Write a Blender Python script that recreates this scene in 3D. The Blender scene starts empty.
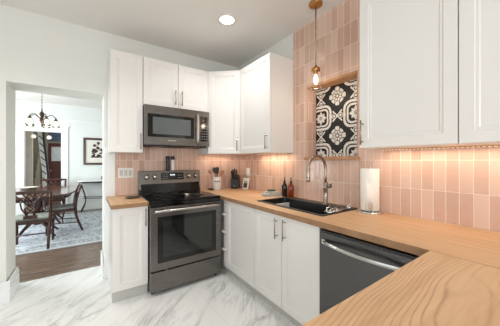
import bpy, bmesh, math, random
from mathutils import Vector, Matrix
PI = math.pi
random.seed(7)
S = bpy.context.scene
COL = S.collection

# ------------------------------------------------------------------ camera, world, exposure
CX, CY, CZ = -1.9072, -3.0684, 1.3147
cam_d = bpy.data.cameras.new('camera'); cam = bpy.data.objects.new('camera', cam_d); COL.objects.link(cam)
cam.location = (CX, CY, CZ); cam.rotation_euler = (PI/2, 0, -0.6104)
cam_d.sensor_width = 36; cam_d.lens = 233.9461/500*36; cam_d.shift_y = -2.37/500; cam_d.clip_start = .02
S.camera = cam
S.view_settings.view_transform = 'Standard'; S.view_settings.look = 'None'
S.view_settings.exposure = 0.08; S.view_settings.gamma = 1; S.view_settings.use_curve_mapping = False
w = bpy.data.worlds.new('world'); S.world = w; w.use_nodes = True
w.node_tree.nodes['Background'].inputs[0].default_value = (.80, .90, 1, 1)
w.node_tree.nodes['Background'].inputs[1].default_value = 1.2

def area(name, loc, rot, sx, sy, power, color=(1, 1, 1), shape='RECTANGLE', spread=PI):
    l = bpy.data.lights.new(name, 'AREA'); l.shape = shape; l.size = sx; l.size_y = sy
    l.energy = power; l.color = color; l.spread = spread
    o = bpy.data.objects.new(name, l); COL.objects.link(o); o.location = loc; o.rotation_euler = rot
    return o
WARM = (1, .78, .58)
# daylight through unseen rear and dining windows; left and hall lights are added fill
area('daylight_rear_window', (-2.5, -5.42, 1.45), (PI/2, 0, 0), 2.3, 1.5, 60, (.95, .975, 1))
area('added_left_fill', (-4.52, -2.6, 1.5), (PI/2, 0, -PI/2), 2.1, 1.4, 6, (.93, .97, 1))
area('daylight_dining_window', (-4.52, 2.5, 1.45), (PI/2, 0, -PI/2), 2.4, 1.6, 120, (.90, .97, 1))
area('added_hall_fill', (-1.3, 6.2, 1.6), (PI/2, 0, PI/2), .9, 1.4, 30, (.92, .97, 1))

# ------------------------------------------------------------------ materials
def C3(r, g, b):
    f = lambda c: (c/255/12.92) if c/255 <= .04045 else ((c/255+.055)/1.055)**2.4
    return (f(r), f(g), f(b), 1)
class N:
    """small node builder"""
    def __init__(s, name):
        s.m = bpy.data.materials.new(name); s.m.use_nodes = True
        s.t = s.m.node_tree; s.b = s.t.nodes['Principled BSDF']
        s.tc = s.t.nodes.new('ShaderNodeTexCoord')
    def n(s, typ, **kw):
        x = s.t.nodes.new(typ)
        for k, v in kw.items(): setattr(x, k, v)
        return x
    def l(s, a, b): s.t.links.new(a, b)
    def put(s, inp, v):
        if hasattr(v, 'is_output') or isinstance(v, bpy.types.NodeSocket): s.l(v, inp)
        else: inp.default_value = v
    def math(s, op, a, b=None, c=None):
        x = s.n('ShaderNodeMath', operation=op)
        s.put(x.inputs[0], a)
        if b is not None: s.put(x.inputs[1], b)
        if c is not None: s.put(x.inputs[2], c)
        return x.outputs[0]
    def mapping(s, scale=(1, 1, 1), rot=(0, 0, 0), loc=(0, 0, 0), src=None):
        x = s.n('ShaderNodeMapping'); s.l(src or s.tc.outputs['Object'], x.inputs[0])
        x.inputs['Scale'].default_value = scale; x.inputs['Rotation'].default_value = rot; x.inputs['Location'].default_value = loc
        return x.outputs[0]
    def along(s, ang, stretch, loc=(0, 0, 0)):
        # coordinates stretched along a compass direction of the floor
        x = s.n('ShaderNodeMapping', vector_type='TEXTURE'); s.l(s.tc.outputs['Object'], x.inputs[0])
        x.inputs['Rotation'].default_value = (0, 0, math.radians(ang)); x.inputs['Scale'].default_value = (stretch, 1, 1); x.inputs['Location'].default_value = loc
        return x.outputs[0]
    def noise(s, vec, scale, detail=3, rough=.5, dist=0):
        x = s.n('ShaderNodeTexNoise'); s.l(vec, x.inputs['Vector'])
        x.inputs['Scale'].default_value = scale; x.inputs['Detail'].default_value = detail
        x.inputs['Roughness'].default_value = rough; x.inputs['Distortion'].default_value = dist
        return x.outputs[0]
    def ramp(s, fac, stops, mode='LINEAR'):
        x = s.n('ShaderNodeValToRGB'); x.color_ramp.interpolation = mode
        e = x.color_ramp.elements
        while len(e) < len(stops): e.new(.5)
        for i, (p, c) in enumerate(stops): e[i].position = p; e[i].color = c
        s.l(fac, x.inputs[0]); return x.outputs[0]
    def mix(s, fac, a, b, mode='MIX'):
        x = s.n('ShaderNodeMix', data_type='RGBA', blend_type=mode)
        s.put(x.inputs[0], fac); s.put(x.inputs[6], a); s.put(x.inputs[7], b)
        return x.outputs[2]
    def bump(s, h, strength=.2, dist=.002):
        x = s.n('ShaderNodeBump'); x.inputs['Strength'].default_value = strength; x.inputs['Distance'].default_value = dist
        s.l(h, x.inputs['Height']); s.l(x.outputs[0], s.b.inputs['Normal'])
    def set(s, **kw):
        for k, v in kw.items(): s.put(s.b.inputs[k.replace('_', ' ')], v)
        return s

def plain(name, rgb, rough=.5, metal=0, var=.04, scale=6, bump=0, **kw):
    k = N(name); c = C3(*rgb)
    f = k.noise(k.mapping(), scale, 3)
    d = tuple(max(0, x*(1-var)) for x in c[:3])+(1,); u = tuple(min(1, x*(1+var)) for x in c[:3])+(1,)
    k.set(Base_Color=k.ramp(f, [(.3, d), (.7, u)]), Roughness=rough, Metallic=metal)
    if bump: k.bump(k.noise(k.mapping(), 60, 3), bump, .001)
    for a, v in kw.items(): k.set(**{a: v})
    return k.m
def metal(name, rgb, rough=.3, axis=(1, 1, 60), **kw):
    k = N(name); c = C3(*rgb)
    f = k.noise(k.mapping(scale=axis), 8, 3)
    k.set(Base_Color=k.ramp(f, [(.3, tuple(x*.88 for x in c[:3])+(1,)), (.7, c)]), Metallic=1.0,
          Roughness=k.math('MULTIPLY_ADD', f, .12, rough-.06))
    return k.m
def emit(name, rgb, strength, base=(1, 1, 1)):
    k = N(name); k.set(Base_Color=(*base, 1), Emission_Color=C3(*rgb), Emission_Strength=strength); return k.m
def glass(name, rgb=(255, 255, 255), rough=.02, ior=1.2, bump=0):
    k = N(name); k.set(Base_Color=C3(*rgb), Roughness=rough, Transmission_Weight=1.0, IOR=ior)
    if bump: k.bump(k.noise(k.mapping(), 60, 2), bump, .003)
    return k.m

def tile_mat(name, ua, pu, uoff, pv=.2025, voff=.914, grout_w=.0028):
    """zellige tiles stacked upright; ua = index of the object axis that runs along the wall"""
    k = N(name)
    sp = k.n('ShaderNodeSeparateXYZ'); k.l(k.tc.outputs['Object'], sp.inputs[0])
    u = k.math('DIVIDE', k.math('SUBTRACT', sp.outputs[ua], uoff), pu)
    v = k.math('DIVIDE', k.math('SUBTRACT', sp.outputs[2], voff), pv)
    fu, fv = k.math('FRACT', u), k.math('FRACT', v)
    cu, cv = k.math('FLOOR', u), k.math('FLOOR', v)
    cb = k.n('ShaderNodeCombineXYZ'); k.l(cu, cb.inputs[0]); k.l(cv, cb.inputs[1])
    wn = k.n('ShaderNodeTexWhiteNoise', noise_dimensions='3D'); k.l(cb.outputs[0], wn.inputs[0])
    eu = k.math('MULTIPLY', k.math('MINIMUM', fu, k.math('SUBTRACT', 1, fu)), pu)
    ev = k.math('MULTIPLY', k.math('MINIMUM', fv, k.math('SUBTRACT', 1, fv)), pv)
    e = k.math('MINIMUM', eu, ev)
    g = k.math('LESS_THAN', e, grout_w*.5+.0003)
    base = k.ramp(wn.outputs[0], [(0, C3(200, 160, 140)), (.5, C3(214, 177, 157)), (1, C3(224, 192, 174))])
    ns = k.noise(k.mapping(), 22, 3)
    col = k.mix(k.math('MULTIPLY', ns, .30), base, C3(228, 198, 180))
    col = k.mix(g, col, C3(238, 222, 208))
    soft = k.n('ShaderNodeMapRange'); soft.inputs[1].default_value = 0; soft.inputs[2].default_value = .004
    k.l(e, soft.inputs[0])
    # every tile sits at a slightly different tilt and has an uneven glaze
    wc = k.n('ShaderNodeSeparateColor'); k.l(wn.outputs[1], wc.inputs[0])
    tl = k.math('ADD', k.math('MULTIPLY', k.math('SUBTRACT', wc.outputs[0], .5), k.math('MULTIPLY', fu, 1.1)),
                k.math('MULTIPLY', k.math('SUBTRACT', wc.outputs[1], .5), k.math('MULTIPLY', fv, 2.2)))
    wav = k.noise(k.mapping(), 24, 2)
    h = k.math('ADD', k.math('ADD', k.math('MULTIPLY', soft.outputs[0], 1.2), tl), k.math('MULTIPLY', wav, 2.0))
    k.bump(h, .45, .0022)
    k.set(Base_Color=col, Roughness=k.math('MULTIPLY_ADD', g, .5, .15), Specular_IOR_Level=.5)
    return k.m

def oak(name, axis, rings=False):
    k = N(name)
    # axis = index of the grain direction
    sc = [9, 9, 9]; sc[axis] = .7
    f1 = k.noise(k.mapping(scale=sc), 3.0, 5, .62, .25)
    sc2 = [70, 70, 70]; sc2[axis] = 2.2
    f2 = k.noise(k.mapping(scale=sc2), 2, 4, .6)
    col = k.ramp(f1, [(.25, C3(186, 143, 102)), (.5, C3(209, 169, 128)), (.78, C3(222, 187, 148))])
    if rings:
        # cathedral grain: contour lines of a slow, stretched field
        sr = [1.0, 1.0, 1.0]; sr[axis] = .34
        f = k.noise(k.mapping(scale=sr, loc=(2.6, 5.4, 0)), 3.6, 1.8, .3, .1)
        sp = k.n('ShaderNodeSeparateXYZ'); k.l(k.tc.outputs['Object'], sp.inputs[0])
        r = k.math('FRACT', k.math('ADD', k.math('MULTIPLY', f, 24), k.math('MULTIPLY', sp.outputs[1-axis], 50)))
        r = k.math('ABSOLUTE', k.math('SUBTRACT', r, .5))
        rr = k.ramp(r, [(.0, (1, 1, 1, 1)), (.12, (.35, .35, .35, 1)), (.22, (0, 0, 0, 1))])
        rr = k.math('MULTIPLY', rr, k.ramp(k.noise(k.mapping(), 3.2, 3), [(.36, (.3, .3, .3, 1)), (.55, (1.3, 1.3, 1.3, 1))]))
        col = k.mix(k.math('MULTIPLY', rr, k.math('MULTIPLY_ADD', f1, .9, .05)), col, C3(150, 102, 64))
    else:
        sp = k.n('ShaderNodeSeparateXYZ'); k.l(k.tc.outputs['Object'], sp.inputs[0])
        a = k.math('FLOOR', k.math('DIVIDE', sp.outputs[1-axis], .11))
        wn = k.n('ShaderNodeTexWhiteNoise', noise_dimensions='1D'); k.l(a, wn.inputs['W'])
        col = k.mix(k.math('MULTIPLY', wn.outputs[0], .4), col, C3(196, 156, 114))
        col = k.mix(k.ramp(k.noise(k.mapping(scale=(26, .8, 9)), 3, 4, .7), [(.56, (0, 0, 0, 1)), (.64, (.35, .35, .35, 1))]), col, C3(160, 112, 74))
    fine = k.ramp(f2, [(.35, (0, 0, 0, 1)), (.62, (1, 1, 1, 1))])
    col = k.mix(k.math('MULTIPLY', fine, .28), col, C3(226, 186, 142))
    k.set(Base_Color=col, Roughness=k.math('MULTIPLY_ADD', f2, .15, .36)); k.bump(f2, .08, .001)
    return k.m

FA = 48
def marble_floor(name):
    k = N(name)
    p = k.along(FA, 4.5)
    d = k.noise(p, 4.2, 6, .6, .45)
    v = k.math('ABSOLUTE', k.math('SUBTRACT', d, .5))
    vein = k.ramp(v, [(0, (1, 1, 1, 1)), (.018, (.45, .45, .45, 1)), (.055, (0, 0, 0, 1))])
    d2 = k.noise(k.along(FA-6, 6, (4, 2, 0)), 10, 5, .6, .6)
    v2 = k.ramp(k.math('ABSOLUTE', k.math('SUBTRACT', d2, .5)), [(0, (1, 1, 1, 1)), (.03, (0, 0, 0, 1))])
    msk = k.ramp(k.noise(k.mapping(), 1.7, 2), [(.42, (0, 0, 0, 1)), (.6, (1, 1, 1, 1))])
    cloud = k.ramp(k.noise(p, 1.4, 4), [(.35, C3(232, 232, 229)), (.7, C3(246, 246, 243))])
    col = k.mix(k.math('MULTIPLY', vein, k.math('MULTIPLY_ADD', msk, .42, .12)), cloud, C3(128, 128, 126))
    col = k.mix(k.math('MULTIPLY', v2, k.math('MULTIPLY', msk, .38)), col, C3(140, 140, 138))
    sp = k.n('ShaderNodeSeparateXYZ'); k.l(k.tc.outputs['Object'], sp.inputs[0])
    gx = k.math('FRACT', k.math('DIVIDE', k.math('ADD', sp.outputs[0], 10.13), .61))
    gy = k.math('FRACT', k.math('DIVIDE', k.math('ADD', sp.outputs[1], 10.3), .61))
    e = k.math('MINIMUM', k.math('MINIMUM', gx, k.math('SUBTRACT', 1, gx)), k.math('MINIMUM', gy, k.math('SUBTRACT', 1, gy)))
    col = k.mix(k.math('MULTIPLY', k.math('LESS_THAN', e, .0022), .45), col, C3(190, 190, 186))
    k.set(Base_Color=col, Roughness=.22)
    return k.m

def plank_floor(name):
    k = N(name)
    br = k.n('ShaderNodeTexBrick'); k.l(k.mapping(loc=(3, 2, 0)), br.inputs['Vector'])
    br.inputs['Scale'].default_value = 1; br.inputs['Brick Width'].default_value = 1.1; br.inputs['Row Height'].default_value = .083
    br.inputs['Mortar Size'].default_value = .003; br.offset = .37
    br.inputs['Color1'].default_value = C3(118, 98, 84); br.inputs['Color2'].default_value = C3(76, 60, 51); br.inputs['Mortar'].default_value = C3(50, 38, 32)
    f = k.noise(k.mapping(scale=(1.2, 22, 1)), 3, 5, .6)
    col = k.mix(k.ramp(f, [(.3, (0, 0, 0, 1)), (.75, (.8, .8, .8, 1))]), br.outputs[0], C3(150, 128, 112))
    k.set(Base_Color=col, Roughness=k.math('MULTIPLY_ADD', f, .2, .16)); return k.m

def rug_mat(name):
    k = N(name)
    f = k.noise(k.mapping(), 9, 6, .7, 1.4)
    f2 = k.noise(k.mapping(loc=(5, 5, 0)), 26, 4, .7, .5)
    vo = k.n('ShaderNodeTexVoronoi', feature='DISTANCE_TO_EDGE'); k.l(k.mapping(scale=(1, 1, 1)), vo.inputs['Vector']); vo.inputs['Scale'].default_value = 7
    a = k.ramp(f, [(.44, (0, 0, 0, 1)), (.54, (1, 1, 1, 1))])
    b = k.ramp(f2, [(.45, (0, 0, 0, 1)), (.55, (1, 1, 1, 1))])
    c = k.ramp(vo.outputs[0], [(.04, (1, 1, 1, 1)), (.09, (0, 0, 0, 1))])
    m = k.math('MAXIMUM', k.math('MULTIPLY', a, b), k.math('MULTIPLY', c, .5))
    sp = k.n('ShaderNodeSeparateXYZ'); k.l(k.tc.outputs['Object'], sp.inputs[0])
    # distance from the rug's edge: plain outer band, light stripe, then the field
    ex = k.math('SUBTRACT', 1.65, k.math('ABSOLUTE', sp.outputs[0])); ey = k.math('SUBTRACT', 1.35, k.math('ABSOLUTE', sp.outputs[1]))
    e = k.math('MINIMUM', ex, ey)
    band = k.ramp(e, [(0, (0, 0, 0, 1)), (.055, (1, 1, 1, 1)), (.30, (.12, .12, .12, 1)), (.37, (.9, .9, .9, 1))], 'CONSTANT')
    col = k.mix(k.math('MULTIPLY', m, k.math('MULTIPLY', band, .8)), C3(218, 224, 230), C3(56, 62, 70))
    k.set(Base_Color=col, Roughness=.95); k.bump(f2, .4, .004); return k.m

M = {}
M['cab'] = plain('white_satin_paint', (232, 228, 223), .32, var=.01, scale=2)
M['wall'] = plain('warm_white_wall_paint', (228, 227, 220), .7, var=.02, scale=1.5, bump=.05)
M['wall_cool'] = plain('pale_wall_paint', (228, 231, 228), .7, var=.02, scale=1.5, bump=.05)
M['ceil'] = plain('ceiling_paint', (232, 228, 222), .8, var=.02, scale=1.2, bump=.05)
M['trim'] = plain('trim_paint', (238, 239, 237), .4, var=.01)
M['tile_r'] = tile_mat('pink_tile_right', 1, .0663, -2.291)
M['tile_b'] = tile_mat('pink_tile_back', 0, .0663, 0)
M['oak_y'] = oak('oak_worktop_long', 1)
M['oak_x'] = oak('oak_worktop_cathedral', 0, True)
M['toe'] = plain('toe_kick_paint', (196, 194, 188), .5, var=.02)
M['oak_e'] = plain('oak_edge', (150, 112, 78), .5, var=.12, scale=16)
M['oak_s'] = plain('oak_board', (178, 132, 92), .5, var=.15, scale=14)
M['marble'] = marble_floor('marble_tile')
M['plank'] = plank_floor('dark_plank')
M['rug'] = rug_mat('rug_pattern')
M['bsteel'] = metal('black_stainless', (128, 124, 120), .26)
M['dsteel'] = metal('dark_stainless', (98, 97, 97), .30)
M['steel'] = metal('brushed_steel', (196, 192, 186), .25)
M['nickel'] = metal('brushed_nickel', (170, 158, 144), .28, (1, 1, 1))
M['chrome'] = metal('chrome', (225, 225, 225), .1, (1, 1, 1))
M['brass'] = metal('brass', (190, 140, 82), .3, (1, 1, 1))
M['bronze'] = metal('dark_bronze', (82, 66, 55), .4, (1, 1, 1))
M['blackglass'] = plain('black_glass', (10, 10, 11), .06, var=.05, Specular_IOR_Level=.6)
M['ovenglass'] = plain('oven_glass', (22, 26, 24), .05, var=.1, Specular_IOR_Level=.9)
M['black'] = plain('matte_black', (22, 22, 23), .5)
M['sink'] = plain('black_composite', (24, 24, 25), .38, var=.2, scale=90)
M['blackp'] = plain('black_plastic', (26, 26, 27), .3)
M['white'] = plain('white_plastic', (236, 234, 228), .35, var=.01)
M['ceramic'] = plain('white_ceramic', (236, 230, 220), .2, var=.02)
M['tblack'] = plain('patterned_tile_black', (14, 13, 14), .55)
M['twhite'] = plain('patterned_tile_white', (222, 217, 210), .45, var=.04, scale=20)
M['mah'] = plain('dark_mahogany', (66, 34, 26), .22, var=.25, scale=14)
M['mahtop'] = plain('mahogany_table_top', (92, 58, 46), .12, var=.25, scale=9)
M['seat'] = plain('striped_seat_fabric', (158, 162, 154), .9, var=.3, scale=30)
M['glass'] = glass('clear_glass')
M['ribglass'] = glass('seeded_glass', (255, 252, 246), .05, bump=.3)
M['frost'] = plain('frosted_glass', (188, 192, 190), .35, var=.22, scale=26)
M['bulb'] = emit('warm_bulb', (255, 222, 178), 4)
M['lampw'] = emit('downlight_disc', (255, 246, 232), 9)
M['led'] = emit('led_diode', (255, 205, 160), 1.0)
M['paper'] = plain('paper_towel_white', (240, 236, 228), .9, var=.02, bump=.4)
M['paper2'] = plain('print_paper', (226, 222, 212), .8)
M['amber'] = plain('amber_liquid', (150, 62, 24), .15, var=.1, Transmission_Weight=.35)
M['darkliq'] = plain('dark_liquid', (34, 26, 24), .12)
M['utw'] = plain('beech_wood', (176, 122, 82), .5, var=.1, scale=20)
M['cloth'] = plain('grey_white_cloth', (196, 192, 184), .95, var=.2, scale=50, bump=.4)
M['green'] = plain('green_sponge', (72, 92, 70), .9)
M['door'] = plain('red_brown_door', (74, 32, 24), .35, var=.2, scale=8)
M['khaki'] = plain('khaki_wall', (128, 122, 104), .8)
M['cream'] = plain('cream_wall', (222, 212, 198), .8)
M['slate'] = plain('blue_grey_glass', (70, 84, 106), .3, var=.6, scale=18)
M['carpet'] = plain('carpet_grey', (120, 110, 100), .9)
M['marb'] = plain('white_stone', (226, 226, 222), .2, var=.05)
M['bark'] = plain('print_ink_brown', (62, 46, 36), .8, var=.4, scale=40)
M['mark'] = plain('grey_print', (60, 56, 52), .6)
M['display'] = plain('display_glass', (14, 15, 18), .08)
M['digit'] = emit('display_digits', (190, 220, 235), 1.2)

# ------------------------------------------------------------------ mesh helpers
def new(): return bmesh.new()
def box(bm, x0, x1, y0, y1, z0, z1, mi=0):
    vs = [bm.verts.new((x, y, z)) for x in (x0, x1) for y in (y0, y1) for z in (z0, z1)]
    for f in ((0, 1, 3, 2), (4, 6, 7, 5), (0, 4, 5, 1), (2, 3, 7, 6), (0, 2, 6, 4), (1, 5, 7, 3)):
        fc = bm.faces.new([vs[i] for i in f]); fc.material_index = mi
    return vs
def prism(bm, pts, y0, y1, mi=0):
    """outline pts (x,z) extruded along y"""
    a = [bm.verts.new((x, y0, z)) for x, z in pts]; b = [bm.verts.new((x, y1, z)) for x, z in pts]
    bm.faces.new(a).material_index = mi; bm.faces.new(b[::-1]).material_index = mi
    n = len(pts)
    for i in range(n): bm.faces.new([a[i], b[i], b[(i+1) % n], a[(i+1) % n]]).material_index = mi
def prismz(bm, pts, z0, z1, mi=0):
    a = [bm.verts.new((x, y, z0)) for x, y in pts]; b = [bm.verts.new((x, y, z1)) for x, y in pts]
    bm.faces.new(a[::-1]).material_index = mi; bm.faces.new(b).material_index = mi
    n = len(pts)
    for i in range(n): bm.faces.new([a[i], a[(i+1) % n], b[(i+1) % n], b[i]]).material_index = mi
def tube(bm, pts, r, seg=10, mi=0, caps=True):
    pts = [Vector(p) for p in pts]; n = len(pts)
    rs = r if isinstance(r, (list, tuple)) else [r]*n
    rings = []; up = None
    for i, p in enumerate(pts):
        d = (pts[min(i+1, n-1)]-pts[max(i-1, 0)]).normalized()
        if up is None: up = Vector((0, 0, 1)) if abs(d.z) < .9 else Vector((1, 0, 0))
        a = d.cross(up).normalized(); b = a.cross(d).normalized(); up = b
        rings.append([bm.verts.new(p+rs[i]*(math.cos(t)*a+math.sin(t)*b)) for t in [2*PI*k/seg for k in range(seg)]])
    for i in range(n-1):
        for k in range(seg):
            f = bm.faces.new([rings[i][k], rings[i][(k+1) % seg], rings[i+1][(k+1) % seg], rings[i+1][k]]); f.smooth = True; f.material_index = mi
    if caps:
        bm.faces.new(rings[0][::-1]).material_index = mi; bm.faces.new(rings[-1]).material_index = mi
def lathe(bm, prof, c=(0, 0, 0), seg=28, mi=0, axis='z', smooth=True):
    c = Vector(c); rings = []
    for r, h in prof:
        ring = []
        for k in range(seg):
            t = 2*PI*k/seg; a, b = max(r, 1e-5)*math.cos(t), max(r, 1e-5)*math.sin(t)
            v = {'z': (a, b, h), 'y': (a, h, b), 'x': (h, a, b)}[axis]
            ring.append(bm.verts.new(c+Vector(v)))
        rings.append(ring)
    for i in range(len(rings)-1):
        for k in range(seg):
            f = bm.faces.new([rings[i][k], rings[i][(k+1) % seg], rings[i+1][(k+1) % seg], rings[i+1][k]]); f.smooth = smooth; f.material_index = mi
    if prof[0][0] > 1e-4: bm.faces.new(rings[0][::-1]).material_index = mi
    if prof[-1][0] > 1e-4: bm.faces.new(rings[-1]).material_index = mi
def obj(name, bm, mats, parent=None, bevel=0, loc=None, rotz=None, label=None, smooth=False):
    bmesh.ops.recalc_face_normals(bm, faces=bm.faces)
    me = bpy.data.meshes.new(name); bm.to_mesh(me); bm.free()
    for m in (mats if isinstance(mats, (list, tuple)) else [mats]): me.materials.append(M[m] if isinstance(m, str) else m)
    o = bpy.data.objects.new(name, me); COL.objects.link(o)
    if parent: o.parent = parent
    if bevel:
        b = o.modifiers.new('bevel', 'BEVEL'); b.width = bevel; b.segments = 2; b.limit_method = 'ANGLE'; b.angle_limit = math.radians(50)
    if loc: o.location = loc
    if rotz is not None: o.rotation_euler[2] = rotz
    if label: o['label'] = label
    return o
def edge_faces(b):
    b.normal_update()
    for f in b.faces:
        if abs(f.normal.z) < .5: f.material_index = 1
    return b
def tag(o, label, cat, group=None):
    o['label'] = label; o['category'] = cat
    if group: o['group'] = group
    return o
def thing(name, label, cat, loc=(0, 0, 0), rotz=0, group=None):
    o = bpy.data.objects.new(name, None); COL.objects.link(o); o.empty_display_size = .1
    o.location = loc; o.rotation_euler = (0, 0, rotz)
    return tag(o, label, cat, group)
def struct(name, bm, mats, bevel=0, parent=None):
    o = obj(name, bm, mats, parent, bevel)
    if not parent: o['kind'] = 'structure'
    return o
def copy_tree(o, parent=None):
    c = o.copy(); COL.objects.link(c)
    if parent: c.parent = parent
    for ch in list(o.children): copy_tree(ch, c)
    return c

# ------------------------------------------------------------------ the room shell
H = 2.75; XL = -4.6; YF = -5.5; TW = .36          # ceiling, left wall, wall behind the camera, thickness of the back wall
b = new(); box(b, XL, 0.0, YF, .41, -.06, 0); struct('floor_kitchen', b, 'marble')
b = new(); box(b, XL, 0.3, .41, 4.72, -.06, 0); struct('floor_dining_room', b, 'plank')
b = new(); box(b, XL, 0.3, 4.72, 8.2, -.06, 0); struct('floor_hall', b, 'plank')
b = new(); box(b, XL-.1, 0.3, YF-.1, .18, H, H+.06); struct('ceiling_kitchen', b, 'ceil')
b = new(); box(b, XL-.1, 0.3, .18, 8.3, H, H+.06); struct('ceiling_dining_room', b, 'ceil')
OL, OR, OH = -2.517, -1.745, 2.052                # opening to the dining room
b = new(); box(b, XL, OL, 0, TW, 0, H); box(b, OL, OR, 0, TW, OH, H); box(b, OR, .12, 0, TW, 0, H)
struct('wall_back', b, 'wall')
# right wall with the recess for the patterned tiles
NY0, NY1, NZ0, NZ1, ND = -1.40, -1.955, 1.352, 2.088, .13
b = new()
box(b, 0, .3, YF, NY1, 0, H); box(b, 0, .3, NY0, 0, 0, H)
box(b, 0, .3, NY1, NY0, 0, NZ0-.03); box(b, 0, .3, NY1, NY0, NZ1, H); box(b, ND+.012, .3, NY1, NY0, NZ0-.03, NZ1)
struct('wall_right', b, 'wall')
b = new()
WA = (-3.65, -1.35, .70, 2.20)                     # window behind the camera
box(b, XL, WA[0], YF-.1, YF, 0, H); box(b, WA[1], .3, YF-.1, YF, 0, H); box(b, WA[0], WA[1], YF-.1, YF, 0, WA[2]); box(b, WA[0], WA[1], YF-.1, YF, WA[3], H)
struct('wall_front', b, 'wall')
b = new()
ys = [(-3.65, -1.55, .8, 2.2), (1.3, 3.7, .65, 2.25)]
yy = YF
for y0, y1, z0, z1 in ys:
    box(b, XL-.1, XL, yy, y0, 0, H); box(b, XL-.1, XL, y0, y1, 0, z0); box(b, XL-.1, XL, y0, y1, z1, H); yy = y1
box(b, XL-.1, XL, yy, 8.3, 0, H)
struct('wall_left', b, 'wall_cool')
# tile skins
b = new()
t = .008
box(b, -t, 0, -3.6, NY1, .914, H); box(b, -t, 0, NY0, -1.2, .914, H); box(b, -t, 0, -1.2, 0, .914, 1.42)
box(b, -t, 0, NY1, NY0, .914, NZ0-.03); box(b, -t, 0, NY1, NY0, NZ1, H)
struct('wall_right_tile', b, 'tile_r')
b = new(); box(b, -.008, ND, NY0-.004, NY0+.004, NZ0, NZ1); box(b, -.008, ND, NY1-.004, NY1+.004, NZ0, NZ1)
# the reveals of the recess are tiled too
struct('trim_recess_reveal', b, 'tile_b')
b = new(); box(b, -1.64, -t, -t, 0, .90, 1.50); struct('wall_back_tile', b, 'tile_b')
# baseboards and casings
def baseboard(name, segs):
    b = new()
    for (x0, x1, y0, y1) in segs:
        box(b, x0, x1, y0, y1, 0, .125)
        tx = abs(x1-x0) < abs(y1-y0)
        for q, z0, z1 in ((.005, .125, .15), (.001, .15, .165), (.007, .165, .185), (.012, .185, .20)):
            dx = q if tx else 0; dy = 0 if tx else q
            box(b, x0+dx, x1-dx, y0+dy, y1-dy, z0, z1)
    struct(name, b, 'trim', .003)
baseboard('baseboard_left', [(XL, OL+.030, -.028, 0), (OL, OL+.030, 0, TW)])
baseboard('baseboard_opening', [(OR-.018, OR, -.0, TW), (OR-.018, -1.72, TW, TW+.02)])
b = new(); box(b, -1.745, -1.64, -.012, 0, 0, 1.47); struct('trim_1', b, 'trim', .002)
# ------------------------------------------------------------------ windows outside the view that let the daylight in; the kitchen's left one is added
def window(name, axis, c, a0, a1, z0, z1):
    b = new()
    def bx(p0, p1, q0, q1, d0=-.02, d1=.05):
        if axis == 'y': box(b, p0, p1, c-.1+d0+.02, c+.03, q0, q1)
        else: box(b, c-.1, c+.03, p0, p1, q0, q1)
    e = .07
    bx(a0-e, a0, z0-e, z1+e); bx(a1, a1+e, z0-e, z1+e); bx(a0, a1, z1, z1+e); bx(a0, a1, z0-e, z0)
    mid = (a0+a1)/2; bx(mid-.03, mid+.03, z0, z1)
    return struct(name, b, 'trim')
window('window_1', 'y', YF, WA[0], WA[1], WA[2], WA[3])
window('window_2', 'x', XL, *ys[0]); window('window_3', 'x', XL, *ys[1])

# ------------------------------------------------------------------ dining room shell
FY = 4.6
DO = (-3.13, -2.425, 2.03)                        # cased opening to the hall
b = new(); box(b, XL, DO[0], FY, FY+.12, 0, H); box(b, DO[1], .3, FY, FY+.12, 0, H); box(b, DO[0], DO[1], FY, FY+.12, DO[2], H)
struct('wall_dining_back', b, 'wall_cool')
b = new(); box(b, .2, .3, TW, FY, 0, H); struct('wall_dining_right', b, 'wall_cool')
b = new()
box(b, DO[0]-.16, DO[0], FY-.025, FY, 0, DO[2]+.13); box(b, DO[1], DO[1]+.13, FY-.025, FY, 0, DO[2]+.13); box(b, DO[0], DO[1], FY-.025, FY, DO[2], DO[2]+.13)
box(b, DO[0]-.18, DO[1]+.15, FY-.04, FY, DO[2]+.13, DO[2]+.155)
box(b, DO[0]-.002, DO[0]+.01, FY-.02, FY+.12, 0, DO[2]); box(b, DO[1]-.01, DO[1]+.002, FY-.02, FY+.12, 0, DO[2])
struct('trim_2', b, 'trim', .004)
b = new(); box(b, XL, .2, FY-.03, FY, 2.335, 2.375); box(b, XL, .2, FY-.018, FY, 2.31, 2.335); struct('trim_3', b, 'trim', .006)
baseboard('baseboard_dining', [(DO[1]+.13, .2, FY-.02, FY), (XL, DO[0]-.16, FY-.02, FY)])
# hall
b = new(); box(b, XL, .3, 8.0, 8.1, 0, H); struct('wall_hall_back', b, 'cream')
b = new(); box(b, -4.2, -4.1, FY+.12, 8.0, 0, H); struct('wall_hall_left', b, 'cream')
b = new(); box(b, -1.2, -1.1, FY+.12, 8.0, 0, H); struct('wall_hall_right', b, 'cream')
b = new(); box(b, -3.6, -3.06, 5.2, 5.28, 0, H); struct('wall_hall_stub', b, 'cream')

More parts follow.
